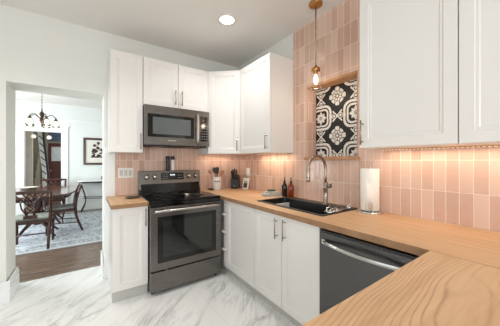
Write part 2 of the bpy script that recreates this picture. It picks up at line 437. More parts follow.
# ------------------------------------------------------------------ cabinets
HW = .0
def door_mesh(w_, h_, t=.019):
    b = new()
    rings = [(0, 0, 0, True), (.0025, -t, 0, 0)]
    def ring(i, y): return [b.verts.new(p) for p in ((i, y, i), (w_-i, y, i), (w_-i, y, h_-i), (i, y, h_-i))]
    seq = [ring(0, 0), ring(0, -t+.002), ring(.002, -t), ring(.058, -t), ring(.063, -t+.005), ring(.074, -t+.005), ring(.080, -t+.009)]
    b.faces.new(seq[0])
    for a, c in zip(seq, seq[1:]):
        for k in range(4): b.faces.new([a[k], a[(k+1) % 4], c[(k+1) % 4], c[k]])
    b.faces.new(seq[-1])
    return b
def handle_mesh(L):
    b = new(); r = .0055
    tube(b, [(0, -.032, -L/2), (0, -.032, L/2)], r, 12)
    for z in (-L/2+.022, L/2-.022): tube(b, [(0, 0, z), (0, -.032, z)], .0045, 10)
    return b
def add_door(par, x, z, w_, h_, handle=None, L=.165, y=0):
    g = .0026
    d = obj('door', door_mesh(w_-2*g, h_-2*g), 'cab', par, loc=(x+g, y, z+g))
    if handle: obj('handle', handle_mesh(L), 'nickel', d, loc=(handle[0]-g, -.019, handle[1]-g), label='brushed nickel bar handle')
    return d
def carcass(par, w_, d_, z0, z1, name='body', x0=0):
    b = new(); box(b, x0, x0+w_, .001, d_, z0, z1); return obj(name, b, 'cab', par, .001)
UZ0, UZ1 = 1.40, 2.44
uh = UZ1-UZ0
XR0, XR1 = -1.4075, -.6455
# tall upper left
t = thing('wall_cabinet', 'narrow white wall cabinet at the far left beside the dining room opening', 'cabinet', (-1.713, -.33, UZ0))
carcass(t, .3045, .329, 0, uh); add_door(t, 0, 0, .3045, uh, (.278, .118))
# over the microwave
t = thing('wall_cabinet', 'short two-door white wall cabinet directly above the microwave', 'cabinet', (XR0+.001, -.33, 1.92))
carcass(t, .760, .329, 0, UZ1-1.92); add_door(t, 0, 0, .380, UZ1-1.92, (.342, .118)); add_door(t, .380, 0, .380, UZ1-1.92, (.038, .118))
# diagonal corner
A = Vector((XR1+.002, -.33)); B = Vector((-.33, -.608))
ang = math.atan2(B.y-A.y, B.x-A.x); dw = (B-A).length
t = thing('corner_wall_cabinet', 'white diagonal wall cabinet set across the room corner', 'cabinet', (A.x, A.y, UZ0), ang)
b = new(); R_ = Matrix.Rotation(-ang, 3, 'Z')
pts = [(A.x, A.y), (B.x, B.y), (-.009, B.y), (-.009, -.009), (A.x, -.009)]
loc = [R_ @ Vector((p[0]-A.x, p[1]-A.y, 0)) for p in pts]
prismz(b, [(p.x, p.y) for p in loc], 0, uh); obj('body', b, 'cab', t)
add_door(t, .006, 0, dw-.012, uh, (dw-.045, .118))
# right of the corner
t = thing('wall_cabinet', 'white wall cabinet between the diagonal corner cabinet and the tiled recess', 'cabinet', (-.33, -.610, UZ0), -PI/2)
carcass(t, .592, .321, 0, uh); add_door(t, 0, 0, .592, uh, (.545, .118))
# large upper near the camera
t = thing('wall_cabinet', 'large white wall cabinet in the near right foreground above the paper towel', 'cabinet', (-.33, -2.168, UZ0), -PI/2)
carcass(t, 1.06, .321, 0, uh); add_door(t, 0, 0, .53, uh, (.028, .105)); add_door(t, .53, 0, .53, uh, (.5, .105))

# base cabinets
t = thing('base_cabinet', 'narrow white base cabinet left of the range', 'cabinet', (-1.713, -.595, 0))
b = new(); box(b, 0, .3035, .001, .585, .105, .876); box(b, 0, .3035, .03, .585, 0, .105); obj('body', b, 'cab', t)
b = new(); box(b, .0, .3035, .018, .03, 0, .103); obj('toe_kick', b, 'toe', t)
add_door(t, 0, .108, .3035, .765, (.276, .66))
t = thing('base_cabinet', 'white corner base cabinet between the range and the sink cabinet', 'cabinet', (-.59, -.745, 0), -PI/2)
b = new(); box(b, 0, .44, .001, .575, .105, .876); box(b, .44, .534, .001, .04, .105, .876); box(b, .44, .534, .04, .575, .105, .71); box(b, -.735, 0, .03, .575, .105, .876); box(b, -.735, .534, .06, .575, 0, .105); obj('body', b, 'cab', t)
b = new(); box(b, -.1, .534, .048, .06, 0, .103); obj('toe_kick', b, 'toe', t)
add_door(t, 0, .108, .534, .765)
# the open end with small scalloped shelves beside the range
b = new(); box(b, -.072, -.001, -.012, .03, .105, .876)
obj('filler', b, 'cab', t, .001)
for z in (.30, .50, .70):
    b = new(); n = 8
    prismz(b, [(-.070, -.012), (-.002, -.012)]+[(-.002-.068*(1-math.cos(k*PI/2/n))*.5, -.012-.036*math.sin(k*PI/2/n)) for k in range(1, n+1)]+[(-.07, -.048)], z, z+.012)
    obj('shelf', b, 'cab', t, .001)
t = thing('sink_base_cabinet', 'white two-door base cabinet under the black sink', 'cabinet', (-.59, -1.280, 0), -PI/2)
b = new()
box(b, 0, .018, .001, .575, .105, .876); box(b, .742, .76, .001, .575, .105, .876); box(b, .018, .742, .001, .575, .105, .123); box(b, .018, .742, .56, .575, .123, .876); box(b, .018, .742, .001, .02, .80, .876)
box(b, 0, .76, .06, .575, 0, .105); obj('body', b, 'cab', t)
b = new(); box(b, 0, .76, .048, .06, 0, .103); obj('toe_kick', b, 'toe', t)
add_door(t, 0, .108, .38, .765, (.330, .648)); add_door(t, .38, .108, .38, .765, (.044, .655))
t = thing('peninsula_cabinet', 'white base cabinet under the near oak peninsula', 'cabinet', (-.66, -2.72, 0), PI)
b = new(); box(b, -.64, 1.0, .001, .56, .105, .876); box(b, -.64, 1.0, .05, .56, 0, .105); obj('body', b, 'cab', t)
add_door(t, .05, .108, .46, .765, (.42, .655)); add_door(t, .51, .108, .46, .765, (.04, .655))

# ------------------------------------------------------------------ worktops
WT0, WT1 = .876, .914
b = new(); box(b, -1.728, XR0-.002, -.648, -.010, WT0, WT1)
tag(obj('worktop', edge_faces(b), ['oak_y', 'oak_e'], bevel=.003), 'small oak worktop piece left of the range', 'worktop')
SK = (-.525, -.065, -1.995, -1.205)               # sink cut-out
b = new()
xs = [-.65, SK[0]+.012, SK[1]-.012, -.010]; ysk = [-.012, SK[3]-.012, SK[2]+.012, -3.36]
box(b, xs[0], xs[3], ysk[1], ysk[0], WT0, WT1); box(b, xs[0], xs[3], ysk[3], ysk[2], WT0, WT1)
box(b, xs[0], xs[1], ysk[2], ysk[1], WT0, WT1); box(b, xs[2], xs[3], ysk[2], ysk[1], WT0, WT1)
bmesh.ops.remove_doubles(b, verts=b.verts, dist=1e-5)
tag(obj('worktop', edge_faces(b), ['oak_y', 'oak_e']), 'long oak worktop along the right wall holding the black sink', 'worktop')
b = new(); box(b, -1.78, -.6505, -3.36, -2.672, WT0, WT1)
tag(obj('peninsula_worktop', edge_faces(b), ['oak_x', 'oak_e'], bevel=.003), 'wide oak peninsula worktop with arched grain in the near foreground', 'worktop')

# ------------------------------------------------------------------ range
RW = XR1-XR0
t = thing('range', 'black stainless freestanding electric range between the oak worktops', 'range', (XR0, 0, 0))
W_ = RW-.008
b = new(); box(b, .004, W_, -.655, -.012, .04, .895); obj('body', b, 'dsteel', t, .003)
b = new(); box(b, .0, W_+.004, -.675, -.105, .896, .918); obj('cooktop', b, 'blackglass', t, .004)
for (x, y, r) in ((.20, -.50, .10), (.56, -.50, .085), (.20, -.24, .075), (.56, -.24, .10), (.38, -.22, .05)):
    b = new(); 
    for rr in (r, r*.72, r*.45):
        lathe(b, [(rr-.0022, 0), (rr-.0022, .0006), (rr, .0006), (rr, 0)], (x, y, .9182), 40)
    obj('burner_ring', b, plain('burner_print', (92, 90, 88), .3) if 'bp' not in M else M['bp'], t)
b = new(); prism(b, [(0, 0)], 0, 0) if 0 else None
# back guard, leaning back slightly
pts = [(-.105, .918), (-.112, .975), (-.085, 1.19), (-.02, 1.19), (-.015, .918)]
a0 = [b.verts.new((.0, y, z)) for y, z in pts]; a1 = [b.verts.new((W_+.004, y, z)) for y, z in pts]
b.faces.new(a0); b.faces.new(a1[::-1])
for i in range(5): b.faces.new([a0[i], a1[i], a1[(i+1) % 5], a0[(i+1) % 5]])
bg = obj('backguard', b, 'bsteel', t, .004)
def on_guard(z): return -.112+(z-.975)*.027/.215
b = new(); z0, z1 = .985, 1.035
vs = [(.02, on_guard(.925)-.012, .93), (W_-.02, on_guard(.925)-.012, .93), (W_-.02, on_guard(1.035)-.003, 1.035), (.02, on_guard(1.035)-.003, 1.035)]
f0 = [b.verts.new(v) for v in vs]; f1 = [b.verts.new((v[0], v[1]+.012, v[2])) for v in vs]
b.faces.new(f0); b.faces.new(f1[::-1])
for i in range(4): b.faces.new([f0[i], f1[i], f1[(i+1) % 4], f0[(i+1) % 4]])
obj('glass_strip', b, 'blackglass', t, .002)
b = new(); vs = [(.25, 1.075), (.53, 1.075), (.53, 1.165), (.25, 1.165)]
f0 = [b.verts.new((x, on_guard(z)-.003, z)) for x, z in vs]; f1 = [b.verts.new((x, on_guard(z)+.006, z)) for x, z in vs]
b.faces.new(f0); b.faces.new(f1[::-1])
for i in range(4): b.faces.new([f0[i], f1[i], f1[(i+1) % 4], f0[(i+1) % 4]])
dp = obj('display', b, 'display', t)
b = new()
for k in range(4):
    x = .362+k*.016; box(b, x, x+.009, on_guard(1.135)-.0042, on_guard(1.135)-.0034, 1.128, 1.145)
obj('clock_digits', b, 'digit', dp)
def key(par, m, *a):
    b = new(); box(b, *a); obj('key', b, m, par)
KM = plain('key_print', (150, 150, 150), .4)
for r_ in range(3):
    for c_ in range(4): key(dp, KM, .268+c_*.019, .278+c_*.019, on_guard(1.095+r_*.02)-.0042, on_guard(1.095+r_*.02)-.0034, 1.09+r_*.022, 1.097+r_*.022)
for r_ in range(2):
    for c_ in range(3): key(dp, KM, .455+c_*.022, .466+c_*.022, on_guard(1.1+r_*.03)-.0042, on_guard(1.1+r_*.03)-.0034, 1.096+r_*.03, 1.103+r_*.03)
for x in (.085, .178, .598, .692):
    b = new(); y = on_guard(1.118)
    lathe(b, [(.030, -.002), (.030, -.008), (.024, -.012), (.021, -.034), (.018, -.037), (0, -.037)], (x, y, 1.118), 24, axis='y')
    box(b, x-.003, x+.003, y-.041, y-.030, 1.098, 1.138)
    obj('knob', b, 'steel', t, label='round brushed steel control knob')
# front: black band, oven door with window, handle, drawer
b = new(); box(b, .004, W_, -.685, -.655, .862, .895); obj('front_trim', b, 'blackglass', t, .003)
b = new()
dz0, dz1 = .245, .858; wx0, wx1, wz0, wz1 = .066, W_-.062, .315, .765
for (x0, x1, zz0, zz1) in ((.004, wx0, dz0, dz1), (wx1, W_, dz0, dz1), (wx0, wx1, dz0, wz0), (wx0, wx1, wz1, dz1)):
    box(b, x0, x1, -.70, -.656, zz0, zz1)
bmesh.ops.remove_doubles(b, verts=b.verts, dist=1e-5)
od = obj('oven_door', b, 'bsteel', t)
b = new(); box(b, wx0, wx1, -.696, -.66, wz0, wz1); wd = obj('oven_window', b, 'blackglass', od)
b = new(); box(b, wx0+.05, wx1-.05, -.6975, -.6955, wz0+.045, wz1-.045); obj('window_pane', b, 'ovenglass', od, label='greenish dark glass pane')
b = new(); pts = [(.03+(W_-.06)*k/14, -.745-.012*math.sin(PI*k/14), .828) for k in range(15)]
tube(b, pts, .0125, 12)
for x in (.045, W_-.045): box(b, x-.012, x+.012, -.745, -.699, .818, .838)
obj('handle', b, 'steel', od, label='bright brushed steel bar handle')
b = new(); box(b, .004, W_, -.700, -.656, .045, .232); obj('drawer', b, 'bsteel', t, .006)
b = new(); box(b, .01, W_-.006, -.668, -.655, .232, .246); obj('gap_strip', b, 'black', t)
for x, y in ((.035, -.62), (W_-.035, -.62), (.035, -.06), (W_-.035, -.06)):
    b = new(); lathe(b, [(.016, 0), (.018, .006), (.011, .010), (.011, .04)], (x, y, 0), 14); obj('foot', b, 'blackp', t)

# ------------------------------------------------------------------ microwave
t = thing('microwave', 'stainless over-the-range microwave under the short two-door cabinet', 'microwave', (XR0+.002, 0, 1.488))
mw, mh = .746, .426
b = new(); box(b, 0, mw, -.385, -.010, 0, mh); obj('body', b, 'dsteel', t, .003)
b = new(); dx = .572
for (x0, x1, z0, z1) in ((0, .032, .0, mh), (dx-.022, dx, 0, mh), (.032, dx-.022, 0, .085), (.032, dx-.022, .335, mh)):
    box(b, x0, x1, -.405, -.386, z0, z1)
bmesh.ops.remove_doubles(b, verts=b.verts, dist=1e-5)
md = obj('door', b, 'bsteel', t)
b = new(); box(b, .032, dx-.022, -.401, -.388, .085, .335); obj('window', b, 'blackglass', md)
b = new(); box(b, .085, dx-.062, -.4022, -.4005, .118, .302); obj('window_screen', b, plain('mesh_screen', (92, 96, 96), .12, var=.1, scale=4), md, label='grey mesh window pane')
b = new(); tube(b, [(dx+.012, -.412, .022), (dx+.012, -.436, .05)]+[(dx+.012, -.440, .05+.29*k/8) for k in range(1, 8)]+[(dx+.012, -.436, .355), (dx+.012, -.412, .385)], .011, 10)
obj('handle', b, 'steel', md, label='bright steel vertical bar handle')
b = new(); box(b, dx+.002, mw, -.405, -.386, 0, mh); cp = obj('control_panel', b, 'bsteel', t, .002)
b = new(); box(b, .628, mw-.022, -.4068, -.4045, .06, .36); obj('keypad', b, 'display', cp)
for r_ in range(6):
    for c_ in range(3): key(cp, KM, .642+c_*.030, .658+c_*.030, -.4078, -.4067, .085+r_*.031, .093+r_*.031)
b = new(); box(b, .65, .712, -.4078, -.4067, .30, .325); obj('clock_display', b, 'ovenglass', cp)
b = new(); box(b, .24, .335, -.4066, -.4048, .046, .056); obj('badge', b, 'steel', md)
b = new(); box(b, .02, mw-.02, -.37, -.03, -.012, .0); obj('vent_grille', b, 'black', t)
for x in (.18, .56):
    b = new(); box(b, x-.06, x+.06, -.3, -.08, -.0135, -.011); obj('vent_slot', b, 'dsteel', t)

# ------------------------------------------------------------------ dishwasher
t = thing('dishwasher', 'dark stainless dishwasher between sink cabinet and peninsula', 'dishwasher', (-.59, -2.043, 0), -PI/2)
dwid = .604
b = new(); box(b, .003, dwid-.003, .002, .57, .10, .862); obj('body', b, 'blackp', t)
b = new(); box(b, .002, dwid-.002, -.032, .0, .112, .855); dd = obj('door', b, 'dsteel', t, .004)
b = new(); box(b, .012, dwid-.012, -.0335, -.0315, .838, .853); obj('control_strip', b, 'blackglass', dd)
b = new()
for k in range(8): box(b, .35+k*.027, .362+k*.027, -.0345, -.0333, .843, .847)
obj('touch_marks', b, plain('mark_print', (58, 58, 58), .4), dd)
b = new(); n = 16
pts = [(.045+(dwid-.09)*k/n, -.042-.048*math.sin(PI*k/n)**.7, .784) for k in range(n+1)]
for off in (0,):
    ring = []
    for p in pts:
        ring.append([b.verts.new((p[0], p[1]+dy, p[2]+dz_)) for dy, dz_ in ((-.006, -.010), (-.009, 0), (-.006, .010), (.005, .009), (.005, -.009))])
    for i in range(n):
        for k in range(5):
            f = b.faces.new([ring[i][k], ring[i][(k+1) % 5], ring[i+1][(k+1) % 5], ring[i+1][k]])
    b.faces.new(ring[0]); b.faces.new(ring[-1][::-1])
for x in (.045, dwid-.045): box(b, x-.014, x+.014, -.045, -.031, .768, .800)
obj('handle', b, 'steel', dd, label='bright bowed bar handle')
b = new(); box(b, .003, dwid-.003, .04, .052, .0, .10); obj('toe_kick', b, 'black', t)

# ------------------------------------------------------------------ sink
t = thing('sink', 'black drop-in sink set in the oak worktop under the tiled recess', 'sink', (0, 0, 0))
b = new()
sx0, sx1, sy0, sy1 = SK; rim = .026; back = .10; zt = .922
def rr(x0, x1, y0, y1, r, z, n=5):
    out = []
    for (cx, cy, a0_) in ((x1-r, y1-r, 0), (x0+r, y1-r, PI/2), (x0+r, y0+r, PI), (x1-r, y0+r, 3*PI/2)):
        for k in range(n+1):
            a_ = a0_+PI/2*k/n; out.append((cx+r*math.cos(a_), cy+r*math.sin(a_), z))
    return out
ix0, ix1, iy0, iy1 = sx0+rim, sx1-back, sy0+rim, sy1-rim
loops = [rr(sx0, sx1, sy0, sy1, .012, .9142), rr(sx0+.001, sx1-.001, sy0+.001, sy1-.001, .012, zt-.002), rr(sx0+.004, sx1-.004, sy0+.004, sy1-.004, .012, zt),
         rr(ix0-.004, ix1+.004, iy0-.004, iy1+.004, .03, zt), rr(ix0, ix1, iy0, iy1, .03, zt-.004), rr(ix0+.006, ix1-.006, iy0+.006, iy1-.006, .03, .74),
         rr(ix0+.022, ix1-.022, iy0+.022, iy1-.022, .03, .722)]
L = [[b.verts.new(p) for p in lp] for lp in loops]; n = len(L[0])
for a_, c_ in zip(L, L[1:]):
    for k in range(n): b.faces.new([a_[k], a_[(k+1) % n], c_[(k+1) % n], c_[k]])
b.faces.new(L[-1])
bs = obj('basin', b, 'sink', t)
b = new(); lathe(b, [(.042, .7225), (.042, .726), (.034, .726), (.03, .7235), (0, .7235)], ((ix0+ix1)/2, -1.72, 0), 24); obj('drain', b, 'chrome', t, label='chrome round drain strainer')

# faucet
FXp, FYp = -.125, -1.72
t = thing('faucet', 'brushed nickel gooseneck faucet standing behind the black sink', 'faucet', (FXp, FYp, zt))
b = new(); lathe(b, [(.027, 0), (.027, .006), (.020, .010), (.0185, .13), (.0205, .135), (.0205, .19), (.016, .196), (.013, .20)], seg=24); obj('base', b, 'nickel', t)
b = new(); r0 = .118
pts = [(0, 0, .18), (0, 0, .25), (0, 0, .30)]+[(-r0+r0*math.cos(a_), 0, .315+r0*math.sin(a_)) for a_ in [PI*k/18 for k in range(19)]]+[(-2*r0-.001, 0, .30)]
tube(b, pts, .0125, 14); obj('spout', b, 'nickel', t)
b = new(); lathe(b, [(.0125, .33), (.0155, .325), (.0165, .24), (.0175, .215), (.014, .211), (0, .211)], (-2*r0-.001, 0, 0), 20); sh = obj('spray_head', b, 'nickel', t)
b = new(); lathe(b, [(.017, .252), (.0173, .252), (.0173, .248), (.017, .248)], (-2*r0-.001, 0, 0), 20); obj('seam_ring', b, 'blackp', sh)
b = new(); tube(b, [(0, 0, .165), (0, -.03, .165), (.0, -.055, .165)], [.016, .017, .0175], 14)
tube(b, [(0, -.045, .165), (-.02, -.070, .178), (-.042, -.092, .192)], [.008, .0065, .006], 10); obj('lever', b, 'nickel', t)

# ------------------------------------------------------------------ recess with patterned tiles
def pat(u, v):
    """True = white. u, v in periods, quatrefoil centres on the integers"""
    u -= round(u); v -= round(v)
    au, av = abs(u), abs(v)
    r = (au**2.6+av**2.6)**(1/2.6)
    th = math.atan2(av, au)
    lob = r+.014*math.cos(4*th)
    rc = math.hypot(u, v)
    # small rings on the axes
    for cu, cv in ((.41, 0), (0, .41)):
        d = math.hypot(au-cu, av-cv)
        if d < .075: return (abs(au-cu)+abs(av-cv) < .042) or d > .055
    # lace medallion
    lu, lv = .5-au, .5-av; lr = math.hypot(lu, lv); lt = math.atan2(lv, lu)
    if lr < .235:
        if lr < .035: return True
        if lr < .055: return False
        if lr < .115: return abs(math.sin(4*lt)) > .45 or lr > .10
        if lr < .135: return abs(math.cos(4*lt)) < .35
        k = abs(math.cos(2*lt)); tip = .235*(.55+.45*k**3)
        if lr < tip+.02 and k > .80: return True
        kd = abs(math.sin(2*lt))
        return kd > .80 and lr < .20
    # quatrefoil bands
    if lob > .342:
        # white cross ribbons and a thin echo line round the quatrefoil
        m_, n_ = max(au, av), min(au, av)
        return (abs(abs(m_-.5)-n_) < .028 and math.hypot(m_-.5, n_) < .19)
    if lob > .280: return True
    if lob > .248: return False
    if lob > .198: return True
    if rc < .016: return False
    if rc < .032: return True
    if rc < .045: return False
    kp = max(abs(math.cos(2*th)), 0); kq = abs(math.sin(2*th))
    if kp > .5 and rc < .17 and min(au, av) < .046*math.sin(PI*min(1, rc/.17))**.8+.004: return True
    if kq > .6 and rc < .16 and abs(au-av)/1.414 < .038*math.sin(PI*min(1, rc/.16))**.8+.003: return True
    return False
b = new(); s_ = .0033
ny = int((NY0-NY1)/s_); nz = int((NZ1-NZ0)/s_)
PER = .392; QY, QZ = -1.468, 1.760
V = [[b.verts.new((ND, NY1+(NY0-NY1)*j/ny, NZ0+(NZ1-NZ0)*i/nz)) for j in range(ny+1)] for i in range(nz+1)]
for i in range(nz):
    zc_ = NZ0+(NZ1-NZ0)*(i+.5)/nz
    for j in range(ny):
        yc = NY1+(NY0-NY1)*(j+.5)/ny
        f = b.faces.new([V[i][j], V[i+1][j], V[i+1][j+1], V[i][j+1]])
        f.material_index = 1 if pat((yc-QY)/PER, (zc_-QZ)/PER) else 0
bk = [b.verts.new((ND+.010, y, z)) for y, z in ((NY1, NZ0), (NY0, NZ0), (NY0, NZ1), (NY1, NZ1))]
b.faces.new(bk)
pt = obj('wall_recess_tile', b, ['tblack', 'twhite']); pt['kind'] = 'structure'
b = new(); box(b, -.035, ND, NY1-.02, NY0+.022, NZ0-.03, NZ0); tag(obj('recess_sill', b, 'oak_s', bevel=.003), 'oak sill board under the black and white patterned tiles', 'sill board')
b = new(); box(b, -.012, ND, NY1, NY0, NZ1-.022, NZ1)
tag(obj('recess_head_board', b, 'oak_s', bevel=.002), 'oak board lining the top of the patterned tile recess', 'board')

# ------------------------------------------------------------------ lamps
def canopy_light(loc):
    t = thing('recessed_light', 'round white recessed light glowing in the ceiling above the range corner', 'ceiling light', loc)
    b = new(); lathe(b, [(.070, -.001), (.092, -.001), (.094, -.006), (.074, -.010), (.070, -.006)], seg=40); obj('trim_ring', b, 'white', t)
    b = new(); lathe(b, [(.0705, -.004), (.0705, -.0065), (0, -.0065)], seg=40); obj('lens', b, 'lampw', t)
    l = area('downlight_beam', (0, 0, -.02), (0, 0, 0), .13, .13, 5.4, (1, .985, .97), 'DISK', math.radians(130)); l.parent = t
    return t
rl = canopy_light((-.735, -.985, H))
for i, (x, y, lb) in enumerate([(-2.35, -1.15, 'added unseen round recessed ceiling light before the dining room opening'), (-3.3, -1.5, 'added unseen round recessed ceiling light on the left side of the kitchen'), (-3.0, -3.6, 'added unseen round recessed ceiling light in the rear left of the kitchen')]):
    c = copy_tree(rl); c.location = (x, y, H); c['label'] = lb  # extra downlights added out of view to brighten the kitchen evenly
t = thing('pendant_lamp', 'brass pendant lamp with clear glass jar shade over the sink', 'pendant lamp', (-.19, -1.662, 0))
b = new(); lathe(b, [(0, H-.028), (.02, H-.028), (.055, H-.022), (.06, H-.016), (.06, H-.0005), (0, H-.0005)], seg=32); obj('canopy', b, 'brass', t)
b = new(); tube(b, [(0, 0, 2.17), (0, 0, H-.02)], .005, 10); obj('rod', b, 'nickel', t)
b = new(); lathe(b, [(0, 2.185), (.012, 2.18), (.013, 2.165), (.036, 2.16), (.039, 2.152), (.039, 2.135), (.034, 2.13), (.014, 2.128), (.014, 2.10), (0, 2.098)], seg=28); obj('socket', b, 'brass', t)
b = new(); pr = [(.036, 2.142), (.038, 2.130), (.050, 2.105), (.054, 2.08), (.055, 2.01), (.053, 1.985), (.044, 1.966), (.0, 1.962)]
inn = [(max(r-.0022, 0), z+(.003 if r < .046 and z < 2 else 0)) for r, z in pr][::-1]
lathe(b, pr+inn, seg=32); obj('glass_shade', b, 'glass', t)
b = new(); lathe(b, [(.010, 2.10), (.012, 2.09), (.019, 2.07), (.020, 2.05), (.016, 2.025), (.008, 2.012), (0, 2.01)], seg=20); obj('bulb', b, 'bulb', t, label='glowing warm bulb')
pl = bpy.data.lights.new('pendant_glow', 'POINT'); pl.energy = 2.0; pl.color = (1, .8, .6); pl.shadow_soft_size = .03
po = bpy.data.objects.new('pendant_glow', pl); COL.objects.link(po); po.location = (0, 0, 1.93); po.parent = t

# under-cabinet strips
def led(name, loc, rotz, L_, label, power, n):
    t = thing(name, label, 'light strip', loc, rotz, 'under-cabinet light strips')
    b = new(); box(b, 0, L_, -.006, .006, -.006, -.0005); obj('channel', b, 'brass', t)
    b = new()
    for k in range(n): x = (k+.5)*L_/n; box(b, x-.006, x+.006, -.004, .004, -.0085, -.006)
    obj('diodes', b, 'led', t)
    l = area('led_beam', (L_/2, 0, -.012), (0, 0, 0), L_, .03, power, WARM); l.parent = t
    return t
led('light_strip', (-.085, -2.19, UZ0), -PI/2, 1.0, 'warm LED strip under the large near right wall cabinet', 1.6, 44)
led('light_strip', (-.10, -.64, UZ0), -PI/2, .54, 'warm LED strip under the wall cabinet beside the tiled recess', 1.5, 24)
led('light_strip', (-.60, -.10, UZ0), 0, .48, 'warm LED strip under the diagonal corner wall cabinet', .55, 20)

# ------------------------------------------------------------------ plates on the tiles
t = thing('switch_plate', 'white three-gang switch plate on pink tiles left of the range', 'switch', (-1.532, -.0085, 1.172))
b = new(); box(b, -.080, .080, -.006, 0, -.057, .057); obj('plate', b, 'white', t, .002)
for k in (-1, 0, 1):
    b = new(); box(b, k*.046-.0165, k*.046+.0165, -.009, -.0055, -.034, .034); obj('rocker', b, plain('rocker_white', (200, 197, 190), .4), t, .002)
t = thing('wall_outlet', 'white outlet with plug adapter on right wall tiles behind the knife block', 'outlet', (-.0085, -.318, 1.15), -PI/2)
b = new(); box(b, -.036, .036, -.006, 0, -.058, .058); obj('plate', b, 'white', t, .002)
b = new(); box(b, -.022, .022, -.034, -.006, -.03, .06); obj('plug_adapter', b, 'white', t, .006)

# ------------------------------------------------------------------ things on the worktops
def mill(label, x, body, name='pepper_mill'):
    t = thing(name, label, 'mill', (x, -.052, 1.1905), 0)
    b = new(); lathe(b, [(.022, 0), (.024, .004), (.024, .02), (.0225, .13), (.0225, .135)], seg=24); obj('body', b, body, t)
    b = new(); lathe(b, [(.0235, .1355), (.0245, .14), (.0245, .165), (.02, .18), (.0, .182)], seg=24); obj('cap', b, 'blackp', t)
    return t
mill('black pepper mill standing on the range back guard', -1.064, 'blackp')
mill('white salt mill with black cap standing on the range back guard', -1.002, 'white', 'salt_mill')

t = thing('spoon_rest', 'dark oval spoon rest on the small oak worktop left of the range', 'spoon rest', (-1.50, -.30, WT1))
b = new(); lathe(b, [(0, 0), (.045, 0), (.075, .012), (.079, .013), (.076, .016), (.045, .005), (0, .004)], seg=32)
for v in b.verts: v.co.y *= .8
obj('dish', b, 'bsteel', t)
t = thing('spoon_rest', 'small dark round dish on the oak worktop right of the range', 'spoon rest', (-.50, -.13, WT1))
b = new(); lathe(b, [(0, 0), (.03, 0), (.05, .012), (.053, .013), (.05, .016), (.03, .004), (0, .003)], seg=28); obj('dish', b, 'mah', t)

kx, ky = -.415, -.135
t = thing('utensil_crock', 'white ceramic utensil crock on the oak worktop in the corner', 'crock', (kx, ky, WT1))
b = new(); lathe(b, [(.058, 0), (.062, .004), (.062, .17), (.060, .175), (.056, .175), (.056, .01), (0, .01)], seg=36); cr = obj('pot', b, 'ceramic', t)
b = new()
fa = math.atan2(CY-ky, CX-kx)
for k in range(9):
    a_ = fa-.62+k*.155; wv = .006+.003*(k % 3)
    for s2 in (-1, 1):
        pass
    c0 = Vector((.0625*math.cos(a_), .0625*math.sin(a_), .115)); tg = Vector((-math.sin(a_), math.cos(a_), 0))*.0032; up_ = Vector((0, 0, wv))
    o_ = Vector((math.cos(a_), math.sin(a_), 0))*.0006
    vs = [c0-tg-up_, c0+tg-up_, c0+tg+up_, c0-tg+up_]
    f0 = [b.verts.new(v-o_*3) for v in vs]; f1 = [b.verts.new(v+o_) for v in vs]
    b.faces.new(f0[::-1]); b.faces.new(f1)
    for i in range(4): b.faces.new([f0[i], f1[i], f1[(i+1) % 4], f0[(i+1) % 4]])
obj('lettering', b, 'mark', t, label='small dark lettering across the crock')
# utensils: each starts inside the crock and leans out
ca, sa = math.cos(-.6104), math.sin(-.6104)
def utensil(name, label, lean, back, L_, head, m, seedr=0):
    """lean to the picture's right (m), head shape"""
    d = Vector((lean, back, 1)).normalized()
    rx = Vector((ca*lean-sa*back, sa*lean+ca*back, 1)).normalized()
    t = thing(name, label, 'utensil', (kx+rx.x*.03+.0*lean, ky+rx.y*.03, WT1+.02), 0, 'utensils in the crock')
    b = new(); tube(b, [(0, 0, 0), rx*L_*.6, rx*L_], [.0045, .005, .004], 8); obj('handle', b, m, t)
    b = new(); s1 = Vector((ca, sa, 0)); n1 = rx.cross(s1).normalized(); s1 = n1.cross(rx).normalized()*-1
    hw, hl, th_ = head; npt = 14; outl = []
    for k in range(npt):
        a_ = 2*PI*k/npt; outl.append((hw*math.cos(a_), hl/2*math.sin(a_)))
    c_ = rx*(L_+hl/2-.004)
    f0 = [b.verts.new(c_+s1*x+rx*y+n1*th_) for x, y in outl]; f1 = [b.verts.new(c_+s1*x+rx*y-n1*th_) for x, y in outl]
    b.faces.new(f0); b.faces.new(f1[::-1])
    for i in range(npt): b.faces.new([f0[i], f1[i], f1[(i+1) % npt], f0[(i+1) % npt]])
    obj('head', b, m, t, .0015)
utensil('wooden_spoon', 'wooden spoon leaning furthest left out of the white crock', -.42, .05, .215, (.018, .055, .003), 'utw')
utensil('spatula', 'black spatula standing left of centre in the white crock', -.14, .1, .22, (.028, .075, .003), 'blackp')
utensil('slotted_spoon', 'black slotted spoon standing at the centre of the white crock', .02, -.05, .225, (.024, .075, .003), 'blackp')
utensil('ladle', 'dark grey ladle leaning at the back of the white crock', -.05, .25, .20, (.03, .05, .004), 'dsteel')
utensil('wooden_spoon', 'broad wooden spoon leaning right out of the white crock', .30, 0, .19, (.028, .075, .004), 'utw')

